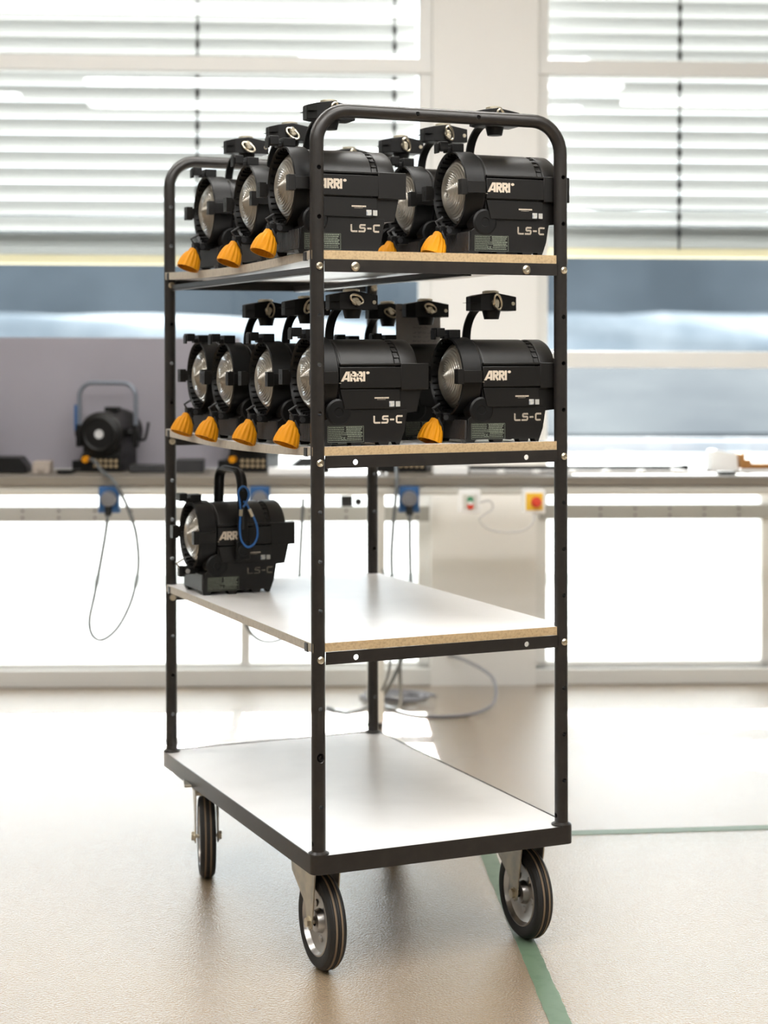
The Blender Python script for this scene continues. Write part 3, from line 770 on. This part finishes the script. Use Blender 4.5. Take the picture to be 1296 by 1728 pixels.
    blo = bl.obj('bottom_latch', M_BODY2, t, bevel=.002)
    MB().tube([(-.026, -.004, .062), (-.034, -.006, .074), (-.018, -.008, .084)], .0028, 8).cyl((-.010, -.022, .055), (-.010, -.010, .055), .006, 12).obj('latch_lever', M_BRIGHT if kind == 'strap' else M_GREY, t)
    # print
    Y = -.0837
    mk = MB(); maker_mark(mk, .0500, .1345, .0205, Y); mk.box(.0455, .0505, Y-.0004, Y, .1305, .1312)
    mk.obj('maker_lettering', M_LOGO, t, smooth=False)
    mm = MB(); model_mark(mm, .1265, .0470, .0158, -.0746); mm.obj('model_lettering', M_LOGO, t, smooth=False)
    st = MB(); random.seed(5)
    x = .127
    while x < .158: d_ = random.uniform(.0012, .0032); st.box(x, x+d_, -.0799, -.0795, .0985, .1015); x += d_+.0007
    x = .133
    while x < .152: d_ = random.uniform(.0008, .002); st.box(x, x+d_, -.0799, -.0795, .0962, .0969); x += d_+.0009
    st.obj('serial_print', M_LOGO, t, smooth=False)
    MB().box(.160, .1715, -.0800, -.0740, .0815, .0930).obj('sticker', M_STICK, t, smooth=False)
    MB().box(.1748, .1845, -.0800, -.0740, .0815, .0925).obj('sticker', mat('plain_sticker', (.42, .41, .38), .5), t, smooth=False)
    # rating plate: frame lines and rows of tiny unreadable print, CE mark
    rp = MB(); y = -.0751; x0, x1, z0, z1 = .024, .104, .0095, .0425
    for a, b, c, d_ in ((x0, x1, z0, z0+.0005), (x0, x1, z1-.0005, z1), (x0, x0+.0005, z0, z1), (x1-.0005, x1, z0, z1)): rp.box(a, b, y-.0003, y, c, d_)
    random.seed(9)
    for r in range(8):
        z = z1-.0036-r*.0037; x = x0+.002
        while x < x1-.005:
            if r < 3 and .034 < x-x0 < .040: x += .004
            d_ = random.uniform(.0012, .0055)
            if x+d_ > x1-.002: break
            if not (r in (5, 6) and x0+.030 < x < x0+.040): rp.box(x, x+d_, y-.0003, y, z, z+(.0021 if (x-x0 > .038 and r < 6) else .0014))
            x += d_+.0008
    def cstroke(p): rp.stroke([(x0+.0300+a*.0042, z0+.0062+b*.0042) for a, b in p], .0008, .0004, y)
    cstroke([(1, 1), (.4, 1), (0, .7), (0, .3), (.4, 0), (1, 0)]); cstroke([(2.2, 1), (1.7, 1), (1.3, .7), (1.3, .3), (1.7, 0), (2.2, 0)]); cstroke([(1.3, .5), (2.0, .5)])
    rp.obj('rating_print', M_PLATE, t, smooth=False)
    if kind in ('block', 'plain'):
        # fluted orange cap hanging from the bottom latch
        ax = Vector((-.36, -.10, -.93)).normalized()
        Mc = Matrix.Translation((-.026, .0, .046)) @ ax.to_track_quat('Z', 'Y').to_matrix().to_4x4()
        fl = lambda a, h: 1 + (.045*math.cos(15*a) if .006 < h < .046 else 0)
        MB().lathe([(0.0005, -.005), (.0100, -.005), (.0118, .0), (.0125, .004), (.0175, .009), (.0218, .018), (.0246, .029), (.0264, .040), (.0266, .046), (.0240, .046), (.022, .034), (.016, .018), (.006, .008), (0.0005, .008)], 108, Mc, flute=fl).obj('orange_cap', M_ORG, t, ang=60)
        MB().tube(smooth_path([(-.020, .002, .060), (-.022, -.012, .050), (-.016, -.014, .036), (-.012, -.010, .022)], 4), .0022, 8).obj('cap_tether', M_RUB, t)
    if kind == 'block':
        # one-sided arm rising behind the barrel, mounting block on top
        Y1 = .092
        pts = [(.098, Y1, .10), (.096, Y1, .16), (.094, Y1, .21), (.095, Y1-.002, .245), (.099, Y1-.012, .272), (.104, Y1-.032, .290), (.106, Y1-.06, .294), (.106, 0, .294)]
        MB().strap(smooth_path(pts, 6), (1, 0, 0), .019, .007).obj('yoke_arm', M_BODY2, t, bevel=.0015)
        MB().cyl((.098, .080, .1425), (.098, .100, .1425), .018, 24).obj('arm_pivot', M_BODY2, t)
        c0 = .106
        b = MB()
        out = [(-.052, .284), (-.052, .306), (-.026, .318), (-.010, .323), (.012, .323), (.030, .317), (.052, .313), (.052, .284), (.02, .2815), (-.02, .2815)]
        # hexagonal plan: ends narrower than the middle
        pl = [(-.052, -.012), (-.034, -.026), (.052, -.026), (.052, .026), (-.034, .026), (-.052, .012)]
        vs = []
        zt_ = lambda x: .3235-.0090*(abs(x)/.052)**1.3
        n = len(pl)
        b.add([(c0+a, q, .284) for a, q in pl]+[(c0+a, q, zt_(a)) for a, q in pl]+[(c0-.004, 0, .284), (c0, -.026, .3235), (c0, .026, .3235)],
              [tuple(range(n-1, -1, -1)), (0, 1, n+1, n), (1, 2, n+2, n+13-6-0 if False else n*2+1, n+1), (2, 3, n+3, n+2), (3, 4, n+4, n*2+2, n+3), (4, 5, n+5, n+4), (5, 0, n, n+5), (n, n+1, n*2+1, n*2+2, n+4, n+5), (n*2+1, n+2, n+3, n*2+2)])
        bo_ = b.obj('mounting_block', M_BODY2, t, bevel=.0015)
        MB().box(c0-.0524, c0-.02, -.0262, .0262, .3015, .3022).obj('block_seam', M_HOLE, bo_)
        MB().lathe([(.016, .266), (.0165, .268), (.0205, .2845)], 28, Matrix.Translation((c0+.004, 0, 0))).obj('spigot', M_BODY2, bo_)
        MB().lathe([(.018, .322), (.018, .3265), (.012, .3285), (0, .3285)], 28, Matrix.Translation((c0+.002, 0, 0))).obj('top_disc', M_STEEL, bo_)
        MB().cyl((c0+.043, -.0262, .2995), (c0+.043, -.0285, .2995), .0042, 14).obj('face_screw', M_STEEL, bo_)
    if kind == 'strap':
        # plain strap handle over the top
        yy = .094; r = .040
        pts = [(0, -yy, .10), (0, -yy, .16), (0, -yy, .22), (0, -yy+.004, .255)] + [tuple(q) for q in arc((0, -yy+.004+r, .262), r, PI, PI/2, 6, (0, 1, 0), (0, 0, 1))] + [tuple(q) for q in arc((0, yy-.004-r, .262), r, PI/2, 0, 6, (0, 1, 0), (0, 0, 1))] + [(0, yy-.004, .255), (0, yy, .22), (0, yy, .16), (0, yy, .10)]
        Mt = Matrix.Translation((.108, 0, 0))
        s1 = MB().strap([Mt @ Vector(p) for p in pts], (1, 0, 0), .026, .006); s1.obj('yoke_strap', M_BODY2, t, bevel=.0015)
        Mt2 = Matrix.Translation((.108, 0, 0))
        MB().strap([Mt2 @ (Vector(p)+Vector((0, 0, .003 if p[2] > .25 else 0))) for p in pts[1:-1]], (1, 0, 0), .005, .009).obj('strap_rib', M_GREY, t)
        for s_ in (-1, 1): MB().box(.090, .126, s_*.092-.009, s_*.092+.009, .085, .132).cyl((.108, s_*.08, .108), (.108, s_*.104, .108), .014).obj('yoke_pivot', M_BODY2, t, bevel=.003)
        MB().cyl((.108, -.105, .243), (.108, -.094, .243), .012, 20).obj('strap_knob', M_BODY2, t)
    return t
def wingnut(parent, ang):
    # oval chrome wing lever on the block's printed side
    Mw = Matrix.Translation((.106, -.0264, .3015)) @ Matrix.Rotation(PI/2, 4, 'X') @ Matrix.Rotation(ang, 4, 'Z')
    m = MB().lathe([(.0085, 0), (.0085, .005), (.006, .007), (0, .007)], 20, Mw)
    n = 20; pts = [Mw @ Vector((.0085*math.cos(2*PI*i/n)+.004, .0165*math.sin(2*PI*i/n), .006+.004*math.sin(2*PI*i/n))) for i in range(n)]
    m.tube(pts, .0024, 8, closed=True)
    m.lathe([(.007, .004), (.005, .009), (0, .009)], 18, Mw @ Matrix.Translation((-.002, -.006, 0)))
    return m.obj('wing_lever', M_STEEL, parent)

proto = build_lamp('block'); plain = build_lamp('plain'); strap = build_lamp('strap')
BASEZ = {1: .4325, 2: .8325, 3: 1.2325}
def sag(k, v): return SAG[k]*math.sin(PI*min(max(v/L, 0), 1))
used = []
def place(src, k, u, v, label, rz=0., wing=.5, dz=0., group=None, rx=0.):
    if src in used: t = copy_tree(src)
    else: t = src; used.append(src)
    t.matrix_world = TT @ Matrix.Translation((u, v, BASEZ[k]-sag(k, v)+.0006+dz)) @ Matrix.Rotation(rz, 4, 'Z') @ Matrix.Rotation(rx, 4, 'Y')
    t['label'] = label
    if group: t['group'] = group
    if src is proto:
        blk = [c for c in t.children if c.name.startswith('mounting_block')][0]
        for c in [c for c in blk.children if c.name.startswith('wing_lever')]: bpy.data.objects.remove(c)
        wingnut(blk, wing)
    return t
G1, G2 = 'black lens lamps on the top shelf', 'black lens lamps on the second shelf'
VC = .0915
# top shelf, left file then right file, front to back
place(proto, 3, -.036, VC+.022, 'black lens lamp on the top shelf directly behind the front post', wing=.1, dz=-.002, group=G1)
place(proto, 3, .000, .445, 'second black lens lamp from the front in the left file of the top shelf', wing=-2.3, group=G1)
place(proto, 3, -.002, .745, 'rearmost black lens lamp in the left file of the top shelf', wing=-2.2, group=G1)
place(proto, 3, .342, VC, 'black lens lamp at the front right of the top shelf, wholly in view', wing=.45, group=G1)
place(proto, 3, .340, .345, 'second black lens lamp from the front in the right file of the top shelf', wing=.45, group=G1)
place(proto, 3, .335, .575, 'third black lens lamp from the front in the right file of the top shelf', wing=.45, group=G1)
place(proto, 3, .327, .885, 'rearmost black lens lamp of the top shelf, only its mounting block showing', wing=.45, group=G1)
# second shelf
place(proto, 2, .005, VC, 'black lens lamp on the second shelf directly behind the front post', wing=1.2, group=G2)
place(proto, 2, .006, .362, 'second black lens lamp from the front in the left file of the second shelf', wing=2.6, group=G2)
place(proto, 2, -.006, .597, 'third black lens lamp from the front in the left file of the second shelf', wing=.1, group=G2)
place(plain, 2, .0, .812, 'rearmost black lens lamp in the left file of the second shelf, without a mounting block', group=G2)
place(proto, 2, .333, VC, 'black lens lamp at the front right of the second shelf, wholly in view', wing=.35, group=G2)
place(proto, 2, .333, .432, 'black lens lamp in the right file of the second shelf with a paper note', wing=1.2, group=G2)
place(proto, 2, .333, .655, 'rearmost black lens lamp in the right file of the second shelf', wing=-2.0, group=G2)
# third shelf
lone = place(strap, 1, -.006, .862, 'lone black lens lamp with strap handle on the third shelf')

# blue safety cable hanging from the strap
MS = lone.matrix_world
sc = thing('safety_cable', 'blue safety cable looped around the strap handle of the lone lamp', 'cable', MS @ Matrix.Translation((.108, -.108, .24)))
lp = [(-.006, 0, -.012), (-.012, 0, .010), (-.004, 0, .024), (.008, -.004, .018), (.010, -.006, .0), (.004, -.005, -.016)]
MB().tube(smooth_path([(-.010, 0, -.030), (-.012, 0, -.01), (-.016, 0, .012), (-.006, .0, .026), (.007, -.001, .020), (.010, -.003, .004), (.004, -.004, -.012), (-.004, -.004, -.024)], 6), .0026, 8).obj('cable_eye', M_BCAB, sc)
MB().tube(smooth_path([(-.010, 0, -.042), (-.012, 0, -.075), (-.008, 0, -.105), (.006, 0, -.122), (.022, 0, -.118), (.033, 0, -.098), (.032, 0, -.072), (.022, 0, -.046), (.016, 0, -.036)], 6), .0026, 8).obj('cable_loop', M_BCAB, sc)
MB().cyl((-.010, 0, -.046), (-.009, 0, -.030), .0045).cyl((.020, 0, -.048), (.012, 0, -.030), .0045).obj('ferrule', M_STEEL, sc)
MB().tube(smooth_path([(.013, 0, -.032), (.006, 0, -.018), (-.002, 0, -.010)], 4), .0026, 8).obj('cable_link', M_BCAB, sc)

# paper note behind the block of the noted lamp
note = thing('paper_note', 'grey handwritten paper note stuck up behind a mounting block on the second shelf', 'note', TT @ Matrix.Translation((.385, .475, BASEZ[2]+.20)) @ Matrix.Rotation(0, 4, 'Z'))
n = 10; vs = []
for i in range(n+1):
    for z in (0, .108): 
        for y in (0, .0006): vs.append((.116*i/n, y+.006*math.sin(PI*i/n), z))
fs = [(0, 1, 3, 2)]
for i in range(n):
    o_ = 4*i; fs += [(o_, o_+4, o_+6, o_+2), (o_+1, o_+3, o_+7, o_+5), (o_, o_+1, o_+5, o_+4), (o_+2, o_+6, o_+7, o_+3)]
MB().add(vs, fs).obj('sheet', M_PAPER, note)
ink = MB(); random.seed(11)
for r, zc in enumerate((.052, .040, .030, .020)):
    x = .046
    while x < .108:
        pts = []
        for k in range(7): pts.append((x+k*.0016, zc+random.uniform(-.0022, .0022)))
        for k in range(6):
            pass
        ink.stroke(pts, .0006, .0004, .0002+.006*math.sin(PI*(x+.005)/.116)-.0012)
        x += .0125 if random.random() > .2 else .018
ink.obj('handwriting', M_INK, note, smooth=False)
